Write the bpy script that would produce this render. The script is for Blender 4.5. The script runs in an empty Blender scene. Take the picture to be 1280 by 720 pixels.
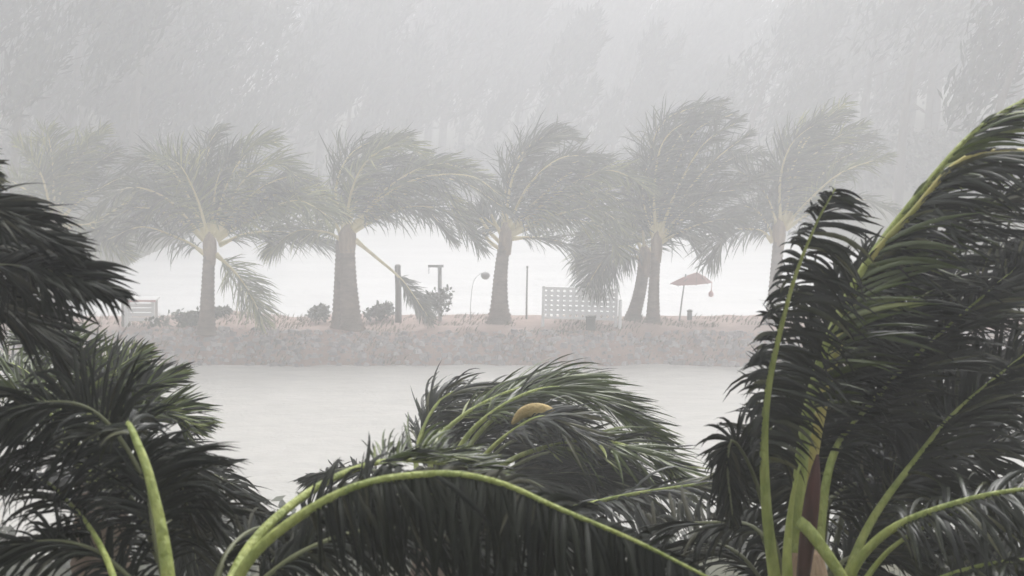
import bpy, math, random
import numpy as np
from mathutils import Vector, noise

# ------------------------------------------------------------------ camera, sky, sun, exposure
SC = bpy.context.scene
COL = SC.collection
F = 2276.0                      # focal length in pixels of a 1280 px wide frame
PITCH = math.radians(7.36)
CAM = np.array([0.0, 0.0, 9.8])

cam = bpy.data.cameras.new('camera'); cam_o = bpy.data.objects.new('camera', cam); COL.objects.link(cam_o)
cam.sensor_width = 36.0; cam.lens = F / 1280 * 36.0
cam.clip_start = 0.05; cam.clip_end = 3000
cam_o.location = CAM; cam_o.rotation_euler = (math.pi / 2 - PITCH, 0, 0)
SC.camera = cam_o
cam.dof.use_dof = True; cam.dof.focus_distance = 25.0; cam.dof.aperture_fstop = 11.0

SUN_EL, SUN_AZ = 62.0, 20.0     # soft light from high in front, a little to the right
w = bpy.data.worlds.new('World'); SC.world = w; w.use_nodes = True
nt = w.node_tree; bg = nt.nodes['Background']
sky = nt.nodes.new('ShaderNodeTexSky'); sky.sky_type = 'NISHITA'; sky.sun_disc = False
sky.sun_elevation = math.radians(SUN_EL); sky.sun_rotation = math.radians(SUN_AZ)
sky.air_density = 1.6; sky.dust_density = 6.0; sky.ozone_density = 1.0
hs = nt.nodes.new('ShaderNodeHueSaturation'); hs.inputs['Saturation'].default_value = 0.10
nt.links.new(sky.outputs[0], hs.inputs['Color']); nt.links.new(hs.outputs[0], bg.inputs['Color'])
bg.inputs['Strength'].default_value = 0.15

sl = bpy.data.lights.new('sun', 'SUN'); sl.energy = 1.0; sl.angle = math.radians(40); sl.color = (1.0, 0.98, 0.95)
so = bpy.data.objects.new('sun', sl); COL.objects.link(so)
so.rotation_euler = (math.radians(-(90 - SUN_EL)), 0, math.radians(-SUN_AZ))

vs = SC.view_settings
vs.view_transform = 'Standard'; vs.look = 'None'; vs.gamma = 1.0; vs.use_curve_mapping = False
vs.exposure = 0.44
SC.render.engine = 'CYCLES'
cy = SC.cycles
cy.max_bounces = 10; cy.diffuse_bounces = 3; cy.glossy_bounces = 2; cy.transmission_bounces = 3
cy.volume_bounces = 6; cy.transparent_max_bounces = 8
cy.use_denoising = True
cy.use_adaptive_sampling = True
HAZE_DENSITY, HAZE_G = 0.0118, 0.72

# ------------------------------------------------------------------ helpers
def at(px, py, Y):
    dx = (px - 640) / F; dy = (360 - py) / F
    c, s = math.cos(PITCH), math.sin(PITCH)
    v = np.array([dx, c + dy * s, -s + dy * c])
    return CAM + v * (Y / v[1])
def ground_y(py, z):             # distance at which a pixel row meets height z
    a = PITCH + math.atan((py - 360) / F)
    return (CAM[2] - z) / math.tan(a)
def nrm(v):
    return v / (math.sqrt(v[0]*v[0] + v[1]*v[1] + v[2]*v[2]) + 1e-12)
def cross(a, b):
    return np.array([a[1]*b[2]-a[2]*b[1], a[2]*b[0]-a[0]*b[2], a[0]*b[1]-a[1]*b[0]])
UP = np.array([0.0, 0.0, 1.0])

def tag(o, label=None, cat=None, group=None, kind=None):
    if label: o['label'] = label
    if cat: o['category'] = cat
    if group: o['group'] = group
    if kind: o['kind'] = kind
    return o
def empty(name, loc):
    o = bpy.data.objects.new(name, None); COL.objects.link(o)
    o.location = tuple(loc); o.empty_display_size = 0.2
    return o
class MB:
    """collects vertices and faces, built as one mesh object"""
    def __init__(self): self.v = []; self.f = []
    def add(self, vs_, fs):
        n = len(self.v); self.v.extend(vs_ if isinstance(vs_, list) and isinstance(vs_[0], list) else [tuple(map(float, p)) for p in vs_]); self.f.extend([tuple(i + n for i in f) for f in fs])
    def box(self, c, s, rz=0.0, jit=0.0, rnd=None):
        cz, sz = math.cos(rz), math.sin(rz); p = []
        for x in (-.5, .5):
            for y in (-.5, .5):
                for z in (-.5, .5):
                    a, b, d = x*s[0], y*s[1], z*s[2]
                    if jit: a += rnd.uniform(-jit, jit); b += rnd.uniform(-jit, jit); d += rnd.uniform(-jit, jit)
                    p.append((c[0]+a*cz-b*sz, c[1]+a*sz+b*cz, c[2]+d))
        self.add(p, [(0,1,3,2),(4,6,7,5),(0,4,5,1),(2,3,7,6),(0,2,6,4),(1,5,7,3)])
    def tube(self, pts, rad, n=8, flat=1.0, ref=None):
        pts = [np.array(p, float) for p in pts]; vs_ = []; fs = []
        ref = np.array([0.0, 1.0, 0.0]) if ref is None else ref
        for i, p in enumerate(pts):
            t = nrm(pts[min(i+1, len(pts)-1)] - pts[max(i-1, 0)])
            a = cross(t, ref)
            if np.linalg.norm(a) < 1e-3: a = cross(t, np.array([1.0, 0.3, 0]))
            a = nrm(a); b = cross(a, t)
            for k in range(n):
                th = 2*math.pi*k/n
                vs_.append(p + rad[i]*(a*math.cos(th) + b*math.sin(th)*flat))
        for i in range(len(pts)-1):
            for k in range(n):
                fs.append((i*n+k, i*n+(k+1) % n, (i+1)*n+(k+1) % n, (i+1)*n+k))
        fs.append(tuple(range(n-1, -1, -1))); m = (len(pts)-1)*n; fs.append(tuple(range(m, m+n)))
        self.add(vs_, fs)
    def build(self, name, mat, parent=None, loc=(0, 0, 0), smooth=False, bevel=0.0):
        me = bpy.data.meshes.new(name); me.from_pydata(self.v, [], self.f); me.update()
        if mat: me.materials.append(mat)
        if smooth: me.polygons.foreach_set('use_smooth', [True]*len(me.polygons))
        o = bpy.data.objects.new(name, me); COL.objects.link(o); o.location = tuple(loc)
        if parent: o.parent = parent
        if bevel:
            m = o.modifiers.new('bevel', 'BEVEL'); m.width = bevel; m.segments = 2
        return o

def catmull(pts, n):
    P = [np.array(p, float) for p in pts]
    P = [2*P[0]-P[1]] + P + [2*P[-1]-P[-2]]
    # dense then arc-length resample
    d = []
    for i in range(1, len(P)-2):
        for k in range(16):
            t = k/16; a, b, c, e = P[i-1], P[i], P[i+1], P[i+2]
            d.append(0.5*((2*b)+(c-a)*t+(2*a-5*b+4*c-e)*t*t+(3*b-a-3*c+e)*t**3))
    d.append(P[-2]); d = np.array(d)
    s = np.concatenate([[0], np.cumsum(np.linalg.norm(np.diff(d, axis=0), axis=1))])
    u = np.linspace(0, s[-1], n)
    return np.stack([np.interp(u, s, d[:, k]) for k in range(3)], 1), s[-1]

# ------------------------------------------------------------------ materials
def material(name, c1, c2, scale=6.0, rough=0.6, spec=0.4, island=False, bump=0.0, bscale=30.0, transl=0.0, c3=None, stretch=None, sheen=0.0, coat=0.0):
    m = bpy.data.materials.new(name); m.use_nodes = True
    n = m.node_tree.nodes; l = m.node_tree.links; b = n['Principled BSDF']
    tc = n.new('ShaderNodeTexCoord'); no = n.new('ShaderNodeTexNoise')
    no.inputs['Scale'].default_value = scale; no.inputs['Detail'].default_value = 6; no.inputs['Roughness'].default_value = 0.65
    src = tc.outputs['Object']
    if stretch:
        mp = n.new('ShaderNodeMapping'); mp.inputs['Scale'].default_value = stretch
        l.new(src, mp.inputs['Vector']); src = mp.outputs[0]
    l.new(src, no.inputs['Vector'])
    fac = no.outputs['Fac']
    if island:
        ge = n.new('ShaderNodeNewGeometry'); mx = n.new('ShaderNodeMath'); mx.operation = 'ADD'
        mu = n.new('ShaderNodeMath'); mu.operation = 'MULTIPLY'; mu.inputs[1].default_value = 0.6
        l.new(ge.outputs['Random Per Island'], mu.inputs[0])
        m2 = n.new('ShaderNodeMath'); m2.operation = 'MULTIPLY_ADD'; m2.inputs[1].default_value = 0.8; m2.inputs[2].default_value = -0.2
        l.new(fac, m2.inputs[0]); l.new(mu.outputs[0], mx.inputs[0]); l.new(m2.outputs[0], mx.inputs[1]); fac = mx.outputs[0]
    r = n.new('ShaderNodeValToRGB'); r.color_ramp.elements[0].position = 0.3; r.color_ramp.elements[1].position = 0.7
    r.color_ramp.elements[0].color = (*c1, 1); r.color_ramp.elements[1].color = (*c2, 1)
    if c3:
        e = r.color_ramp.elements.new(0.82); e.color = (*c3, 1)
    l.new(fac, r.inputs['Fac']); l.new(r.outputs[0], b.inputs['Base Color'])
    b.inputs['Roughness'].default_value = rough; b.inputs['Specular IOR Level'].default_value = spec
    b.inputs['Coat Weight'].default_value = coat; b.inputs['Coat Roughness'].default_value = 0.25
    if bump:
        n2 = n.new('ShaderNodeTexNoise'); n2.inputs['Scale'].default_value = bscale; n2.inputs['Detail'].default_value = 5
        l.new(src, n2.inputs['Vector'])
        bp = n.new('ShaderNodeBump'); bp.inputs['Strength'].default_value = bump; bp.inputs['Distance'].default_value = 0.05
        l.new(n2.outputs['Fac'], bp.inputs['Height']); l.new(bp.outputs[0], b.inputs['Normal'])
    if transl:
        t = n.new('ShaderNodeBsdfTranslucent'); ms = n.new('ShaderNodeMixShader'); ms.inputs[0].default_value = transl
        l.new(r.outputs[0], t.inputs['Color']); l.new(b.outputs[0], ms.inputs[1]); l.new(t.outputs[0], ms.inputs[2])
        l.new(ms.outputs[0], n['Material Output'].inputs['Surface'])
    return m
M = {}
M['leaf'] = material('wet_palm_leaf', (0.004, 0.006, 0.004), (0.012, 0.018, 0.005), 1.5, 0.27, 0.40, island=True, transl=0.04, c3=(0.11, 0.11, 0.055))  # palest ramp colour paints wet glints on scattered leaflets
M['leaf_lit'] = material('lit_green_palm_leaf', (0.009, 0.013, 0.004), (0.075, 0.105, 0.020), 1.5, 0.25, 0.5, island=True, transl=0.12, c3=(0.26, 0.29, 0.10))  # greener copy for lit fronds; light and highlights are painted into the colour
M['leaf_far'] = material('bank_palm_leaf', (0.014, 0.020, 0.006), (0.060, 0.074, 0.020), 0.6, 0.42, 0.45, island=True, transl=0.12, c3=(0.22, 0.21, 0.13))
M['leaf_shaded'] = material('shaded_palm_leaf', (0.004, 0.006, 0.004), (0.010, 0.013, 0.007), 1.5, 0.5, 0.10, island=True, transl=0.03, c3=(0.035, 0.034, 0.02))  # darker, duller copy: shade on hanging and inner fronds put into the leaf
M['leaf_far_lit'] = material('lit_bank_palm_leaf', (0.06, 0.075, 0.02), (0.20, 0.22, 0.06), 0.6, 0.42, 0.45, island=True, transl=0.15, c3=(0.42, 0.41, 0.15))  # paler bank leaf copy, the light on its fronds put into the colour
M['rib'] = material('palm_rib', (0.19, 0.25, 0.05), (0.46, 0.50, 0.15), 16, 0.42, 0.45, stretch=(1, 1, 0.35), c3=(0.30, 0.22, 0.10), bump=0.5, bscale=70)
M['rib_yellow'] = material('yellow_palm_rib', (0.30, 0.34, 0.09), (0.56, 0.45, 0.16), 3, 0.4, 0.5)
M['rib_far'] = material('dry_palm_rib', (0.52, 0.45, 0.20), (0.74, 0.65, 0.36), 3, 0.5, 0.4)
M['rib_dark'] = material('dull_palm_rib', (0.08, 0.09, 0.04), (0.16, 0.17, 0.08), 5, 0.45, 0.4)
M['trunk'] = material('palm_trunk', (0.11, 0.075, 0.055), (0.30, 0.23, 0.18), 2.2, 0.85, 0.2, bump=0.6, bscale=14, stretch=(1, 1, 2.5))
M['sheath'] = material('palm_sheath', (0.20, 0.13, 0.08), (0.40, 0.30, 0.20), 4, 0.8, 0.2, bump=0.5, bscale=30, stretch=(3, 3, .6))
M['spathe_red'] = material('red_brown_spathe', (0.035, 0.010, 0.008), (0.10, 0.028, 0.02), 6, 0.5, 0.4, stretch=(4, 4, .6))
M['spathe'] = material('dry_spathe', (0.34, 0.24, 0.09), (0.56, 0.42, 0.18), 12, 0.55, 0.4, bump=.4, bscale=60)
M['earth'] = material('wet_earth', (0.32, 0.22, 0.185), (0.50, 0.375, 0.325), 1.2, 0.8, 0.3, bump=0.5, bscale=6)
M['soil'] = material('ground_grass_soil', (0.05, 0.06, 0.03), (0.11, 0.10, 0.06), 0.4, 0.9, 0.2, bump=0.5, bscale=4)
M['stone'] = material('bank_stone', (0.30, 0.27, 0.27), (0.47, 0.43, 0.42), 1.3, 0.75, 0.3, island=True, c3=(0.52, 0.49, 0.48))
M['grass'] = material('wet_grass', (0.09, 0.09, 0.05), (0.24, 0.20, 0.13), 1.0, 0.5, 0.3, island=True)
M['shrub'] = material('shrub_leaf', (0.025, 0.035, 0.018), (0.08, 0.09, 0.045), 1.0, 0.5, 0.35, island=True, transl=0.1)
M['far_leaf'] = material('far_tree_leaf', (0.02, 0.026, 0.018), (0.075, 0.085, 0.055), 0.15, 0.6, 0.3, island=True, transl=0.1)
M['bark'] = material('far_bark', (0.06, 0.05, 0.04), (0.14, 0.12, 0.10), 2, 0.9, 0.2)
M['wood'] = material('old_post_wood', (0.09, 0.08, 0.07), (0.18, 0.16, 0.14), 5, 0.85, 0.2, stretch=(4, 4, .5), bump=.3)
M['white'] = material('white_paint', (0.80, 0.80, 0.79), (0.88, 0.88, 0.87), 3, 0.5, 0.4)
M['red'] = material('red_cloth', (0.70, 0.45, 0.43), (0.78, 0.54, 0.52), 3, 0.7, 0.2)
M['metal'] = material('grey_metal', (0.25, 0.25, 0.25), (0.36, 0.36, 0.36), 4, 0.4, 0.5)
M['dark'] = material('dark_box', (0.05, 0.05, 0.05), (0.10, 0.10, 0.09), 4, 0.6, 0.3)

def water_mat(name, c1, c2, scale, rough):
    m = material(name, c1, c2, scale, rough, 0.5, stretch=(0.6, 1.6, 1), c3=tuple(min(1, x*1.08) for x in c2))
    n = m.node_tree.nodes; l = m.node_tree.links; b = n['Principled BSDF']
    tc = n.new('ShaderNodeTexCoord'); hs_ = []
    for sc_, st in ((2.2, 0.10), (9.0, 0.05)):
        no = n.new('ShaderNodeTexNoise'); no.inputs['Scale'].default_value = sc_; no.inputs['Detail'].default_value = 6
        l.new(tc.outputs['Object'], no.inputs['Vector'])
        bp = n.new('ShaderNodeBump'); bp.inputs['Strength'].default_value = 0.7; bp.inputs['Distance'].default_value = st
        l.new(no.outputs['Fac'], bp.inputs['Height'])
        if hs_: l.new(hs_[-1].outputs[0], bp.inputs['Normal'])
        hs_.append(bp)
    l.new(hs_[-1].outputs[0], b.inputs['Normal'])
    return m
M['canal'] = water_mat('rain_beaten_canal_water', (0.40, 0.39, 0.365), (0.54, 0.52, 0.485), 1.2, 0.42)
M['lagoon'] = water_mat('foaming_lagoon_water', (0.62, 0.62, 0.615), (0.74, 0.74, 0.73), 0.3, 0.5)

# ------------------------------------------------------------------ terrain and water
BANK_Z = 0.95
def far_shore(x):                 # the far shore bends away in the middle
    return float(np.interp(x, [-60, -22, -19.5, -18, -10, 0, 8, 14, 16, 18, 60], [70, 70, 74, 104, 116, 126, 128, 112, 104, 65, 64]))
def ground_z(x, y):
    n = noise.noise(Vector((x*.08, y*.08, 0)))*.3
    prof = [(-80, .7), (32, .7), (35.5, -1.6), (55.6, -1.6), (56.6, -1.6), (63.5, -1.6)]
    fs = far_shore(x)
    prof += [(fs-3, -1.6), (fs+1, .6), (fs+60, 4.0), (420, 10)]
    return float(np.interp(y, [p[0] for p in prof], [p[1] for p in prof])) + n
mb = MB(); xs = np.linspace(-240, 240, 97); ys = np.concatenate([np.linspace(-80, 25, 12), np.linspace(28, 60, 33), np.linspace(62, 150, 60), np.linspace(155, 400, 30)])
vv = [(x, y, ground_z(x, y)) for y in ys for x in xs]; nx = len(xs)
mb.add(vv, [(j*nx+i, j*nx+i+1, (j+1)*nx+i+1, (j+1)*nx+i) for j in range(len(ys)-1) for i in range(nx-1)])
tag(mb.build('ground', M['soil'], smooth=True), kind='structure')

def water_sheet(name, mat, y0, y1, seed, amp):
    mb = MB(); xs = np.linspace(-90, 90, 361); ys = np.linspace(y0, y1, int((y1-y0)/0.4))
    vv = [(x, y, amp*(noise.noise(Vector((x*.5, y*.9, seed))) + .5*noise.noise(Vector((x*1.3, y*2.1, seed+3))))) for y in ys for x in xs]; nx = len(xs)
    mb.add(vv, [(j*nx+i, j*nx+i+1, (j+1)*nx+i+1, (j+1)*nx+i) for j in range(len(ys)-1) for i in range(nx-1)])
    return tag(mb.build(name, mat, smooth=True), kind='structure')
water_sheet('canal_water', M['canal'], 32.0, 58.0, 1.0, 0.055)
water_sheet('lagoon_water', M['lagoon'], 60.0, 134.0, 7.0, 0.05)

def bank_z(x, y):
    top = BANK_Z + .10*noise.noise(Vector((x*.35, y*.5, 3))) + .16*max(0, 1-((x+9.6)/2.2)**2) 
    f = 56.75 + .3*noise.noise(Vector((x*.35, 0, 9))) + .16*noise.noise(Vector((x*1.6, 0, 19)))
    z = float(np.interp(y, [f-.6, f, f+.35, f+.9, 61.4, 62.6], [-1.4, -.02, .55, top, top, -1.4]))
    return z + .05*noise.noise(Vector((x*1.7, y*1.7, 5)))
mb = MB(); xs = np.linspace(-60, 60, 601); ys = np.linspace(55.9, 62.8, 38); nx = len(xs)
mb.add([(x, y, bank_z(x, y)) for y in ys for x in xs], [(j*nx+i, j*nx+i+1, (j+1)*nx+i+1, (j+1)*nx+i) for j in range(len(ys)-1) for i in range(nx-1)])
bank = tag(mb.build('embankment', M['earth'], smooth=True), 'low earth and rubble embankment between the two waters', kind='structure')

# rubble on the slope and grass on the crest: nobody could count them
rnd = random.Random(4)
mb = MB()
for i in range(6500):
    x = rnd.uniform(-24, 24); y = 56.55 + rnd.random()**1.3*1.15
    s = .035+.16*rnd.random()**2.2; z = bank_z(x, y)
    r3 = [s*rnd.uniform(.7, 1.3) for _ in range(8)]
    k = [(-1,-1,-.5),(1,-1,-.5),(1,1,-.5),(-1,1,-.5),(-.6,-.6,.7),(.7,-.5,.6),(.6,.6,.7),(-.5,.7,.6)]
    a = rnd.uniform(0, 6.28); ca, sa = math.cos(a), math.sin(a)
    p = [(x+(q[0]*ca-q[1]*sa)*r3[j]*.6, y+(q[0]*sa+q[1]*ca)*r3[j]*.6, z+q[2]*r3[j]*.6) for j, q in enumerate(k)]
    mb.add(p, [(0,3,2,1),(4,5,6,7),(0,1,5,4),(1,2,6,5),(2,3,7,6),(3,0,4,7)])
tag(mb.build('rubble', M['stone']), 'grey rubble covering the water side of the embankment', 'rubble', kind='stuff')
mb = MB()
for i in range(16000):
    x = rnd.uniform(-24, 24); y = 56.75 + rnd.random()**1.5*4.4
    if noise.noise(Vector((x*.6, y*.8, 20))) < -.05: continue
    z = bank_z(x, y)-.02; h = rnd.uniform(.06, .20); a = rnd.uniform(0, 3.14); wx = rnd.uniform(.01, .022)
    dx, dy = math.cos(a)*wx, math.sin(a)*wx; lx = rnd.uniform(.04, .16)
    mb.add([(x-dx, y-dy, z), (x+dx, y+dy, z), (x+dx*.7+lx*.4, y+dy*.7, z+h*.6), (x-dx*.7+lx*.4, y-dy*.7, z+h*.6), (x+lx, y, z+h)], [(0,1,2,3), (3,2,4)])
tag(mb.build('grass', M['grass']), 'wet wind-flattened grass on the crest of the embankment', 'grass', kind='stuff')

# ------------------------------------------------------------------ palms
WIND = nrm(np.array([1.0, 0.12, 0.05]))
def vn(a):
    return a/(np.linalg.norm(a, axis=-1, keepdims=True)+1e-9)
def make_frond(palm, base, pts, o):
    """a rib through pts with leaflets on both sides that gravity and wind bend; leaflets are joined or split in finish_palm"""
    g = lambda k, d: o.get(k, d)
    R = np.random.RandomState(o['seed'] % 100000)
    N = g('n', 70); n_s = 40
    C, L = catmull(pts, n_s)
    ph = R.uniform(0, 6.28); u = np.linspace(0, 1, n_s)          # slight flutter of the rib
    C = C + np.stack([np.sin(u*5+ph), np.cos(u*4+ph), np.sin(u*6+2*ph)], 1)*(L*.006*u)[:, None]
    T = vn(np.gradient(C, axis=0))
    hint = np.array(g('hint', (0, -.25, 1.0)), float)
    r0, r1 = g('r0', .03), g('r1', .004)
    mb = MB()
    rad = [r1 + (r0-r1)*(1-i/(n_s-1))**1.1 + (r0*.55*max(0, 1-i/4.0) if g('flare', 1) else 0) for i in range(n_s)]
    mb.tube([c-base for c in C], rad, 7, 0.8)
    rib = mb.build('frond', g('ribmat', M['rib']), palm['root'], smooth=True)
    if g('label', None): rib['label'] = o['label']
    ll = g('leaf', L*.28); wd = g('width', ll*.055); segs = g('segs', 6)
    wv = np.array(g('windv', WIND), float); start = g('start', .25); end = g('end', 1.0)
    curl = g('curl', .25); K = N*2
    s0 = np.repeat((np.arange(N)+.5)/N, 2) + R.uniform(-.3, .3, K)/N
    sd = np.tile([-1.0, 1.0], N)
    keep = R.rand(K) > g('gap', .05); s0, sd = np.clip(s0[keep], 0, 1), sd[keep]; K = len(s0)
    idx = (np.floor(s0*N/4)*2 + (sd > 0)).astype(int); cl = R.normal(0, 1, (N+8, 3)); cj = cl[idx % (N+8)]
    s_ = start+(end-start)*s0
    def samp(A): return np.stack([np.interp(s_, u, A[:, k]) for k in range(3)], 1)
    p = samp(C); t = vn(samp(T))
    S = vn(np.cross(t, hint)); Nn = np.cross(S, t)
    a0, a1 = g('ang', (30, 62))
    ang = np.radians(a0+(a1-a0)*s0 + np.where(sd < 0, g('fold_left', 0), 0) + R.normal(0, g('mess', 6), K) + cj[:, 0]*g('mess', 6)*.8)
    ang = np.minimum(ang, math.radians(86))
    d = vn(S*(sd*np.cos(ang))[:, None] + t*np.sin(ang)[:, None] + Nn*(g('lift', .25)+.12*R.normal(0, 1, K)+.12*cj[:, 1])[:, None])
    l_ = ll*np.interp(s0, [0, .1, .35, .7, .9, 1], [.45, .75, 1, .85, .55, .3])*R.uniform(.75, 1.1, K)
    sl = g('side', (1, 1)); l_ = l_*np.where(sd < 0, sl[0], sl[1])
    torn = R.rand(K) < g('torn', .08); l_[torn] *= R.uniform(.3, .75, torn.sum())
    gv = g('grav', .35)*R.uniform(.6, 1.4, K)*(1+.35*cj[:, 2]); w_ = g('wind', .35)*R.uniform(.5, 1.5, K)*(1+.35*cj[:, 0])
    tw = R.normal(0, 1, (K, 3))*curl*.16 + cj*curl*.12
    P = [p]; D = [d]; q = p
    for j in range(segs):
        uu = (j+1)/segs
        d = vn(d + (wv[None]*w_[:, None] - UP[None]*gv[:, None] + tw)*(1.6/segs)*(.35+uu))
        if j == segs//2: tw = tw + R.normal(0, 1, (K, 3))*curl*.18
        q = q + d*(l_/segs)[:, None]; P.append(q); D.append(d)
    fold = g('fold', True); c = 3 if fold else 2; V = np.zeros((K, segs+1, c, 3))
    roll = R.normal(0, g('roll', .35), K)
    for j in range(segs+1):
        ww = (wd*float(np.interp(j/segs, np.linspace(0, 1, 7), [.45, .9, 1, .95, .8, .5, .04]))*.5*(.7+.3*l_/ll))[:, None]
        bb = vn(np.cross(D[j], Nn*.8 + UP*.2 - t*.3*sd[:, None])); mm = np.cross(bb, D[j])
        ro = (roll*(1+j/segs))[:, None]; bb, mm = bb*np.cos(ro)+mm*np.sin(ro), mm*np.cos(ro)-bb*np.sin(ro)
        if fold: V[:, j, 0] = P[j]-bb*ww-mm*ww*.45; V[:, j, 1] = P[j]; V[:, j, 2] = P[j]+bb*ww-mm*ww*.45
        else: V[:, j, 0] = P[j]-bb*ww; V[:, j, 1] = P[j]+bb*ww
    V -= base
    fs = [(j*c+e, j*c+e+1, (j+1)*c+e+1, (j+1)*c+e) for j in range(segs) for e in range(c-1)]
    ls = [(l_[k], V[k].reshape(-1, 3).tolist(), fs, p[k]) for k in range(K)]
    palm['fr'].append((rib, ls, g('leafmat', M['leaf'])))

def project(p):
    c, s = math.cos(PITCH), math.sin(PITCH); v = p-CAM
    z = v[1]*c - v[2]*s; y = v[1]*s + v[2]*c
    return 640+F*v[0]/z, 360-F*y/z, z

def finish_palm(palm, single=0):
    """join leaflets per frond; the largest ones in view of a near palm stay single leaves"""
    cand = []
    for fi, (rib, ls, mt) in enumerate(palm['fr']):
        for li, (l_, v, f, p) in enumerate(ls):
            x, y, z = project(p)
            if 5 < x < 1275 and 5 < y < 715: cand.append((l_/z, fi, li))
    cand.sort(reverse=True); pick = set((a, b) for _, a, b in cand[:single])
    for fi, (rib, ls, mt) in enumerate(palm['fr']):
        mb = MB()
        for li, (l_, v, f, p) in enumerate(ls):
            if (fi, li) in pick:
                m1 = MB(); m1.add(v, f); m1.build('leaflet', mt, rib, smooth=True)
            else: mb.add(v, f)
        if mb.v:
            tag(mb.build('leaf_blade', mt, rib, smooth=True), kind='stuff')

def trunk(palm, base, pts, r0, r1, flare=.5, rings=40, mat=None, name='trunk', sides=12):
    C, L = catmull(pts, rings*2+1); rad = []
    rn = random.Random(int(abs(pts[0][0]*100)))
    for i in range(len(C)):
        u = i/(len(C)-1); r = r0+(r1-r0)*u + r0*flare*math.exp(-u*9)
        rad.append(r*(1.0 + (.09 if i % 2 else -.06) + rn.uniform(-.015, .015)))
    mb = MB(); mb.tube([c-base for c in C], rad, sides)
    return mb.build(name, mat or M['trunk'], palm['root'], smooth=True)

def new_palm(name, base, label, cat='palm tree', group=None):
    r = empty(name, base); tag(r, label, cat, group)
    return {'root': r, 'fr': []}

def px_curve(pts, Y0, Y1):
    """pixels to world points; depth runs from Y0 at the heart to Y1 at the tip"""
    n = len(pts); return [at(x, y, Y0+(Y1-Y0)*i/(n-1)) for i, (x, y) in enumerate(pts)]

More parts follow.
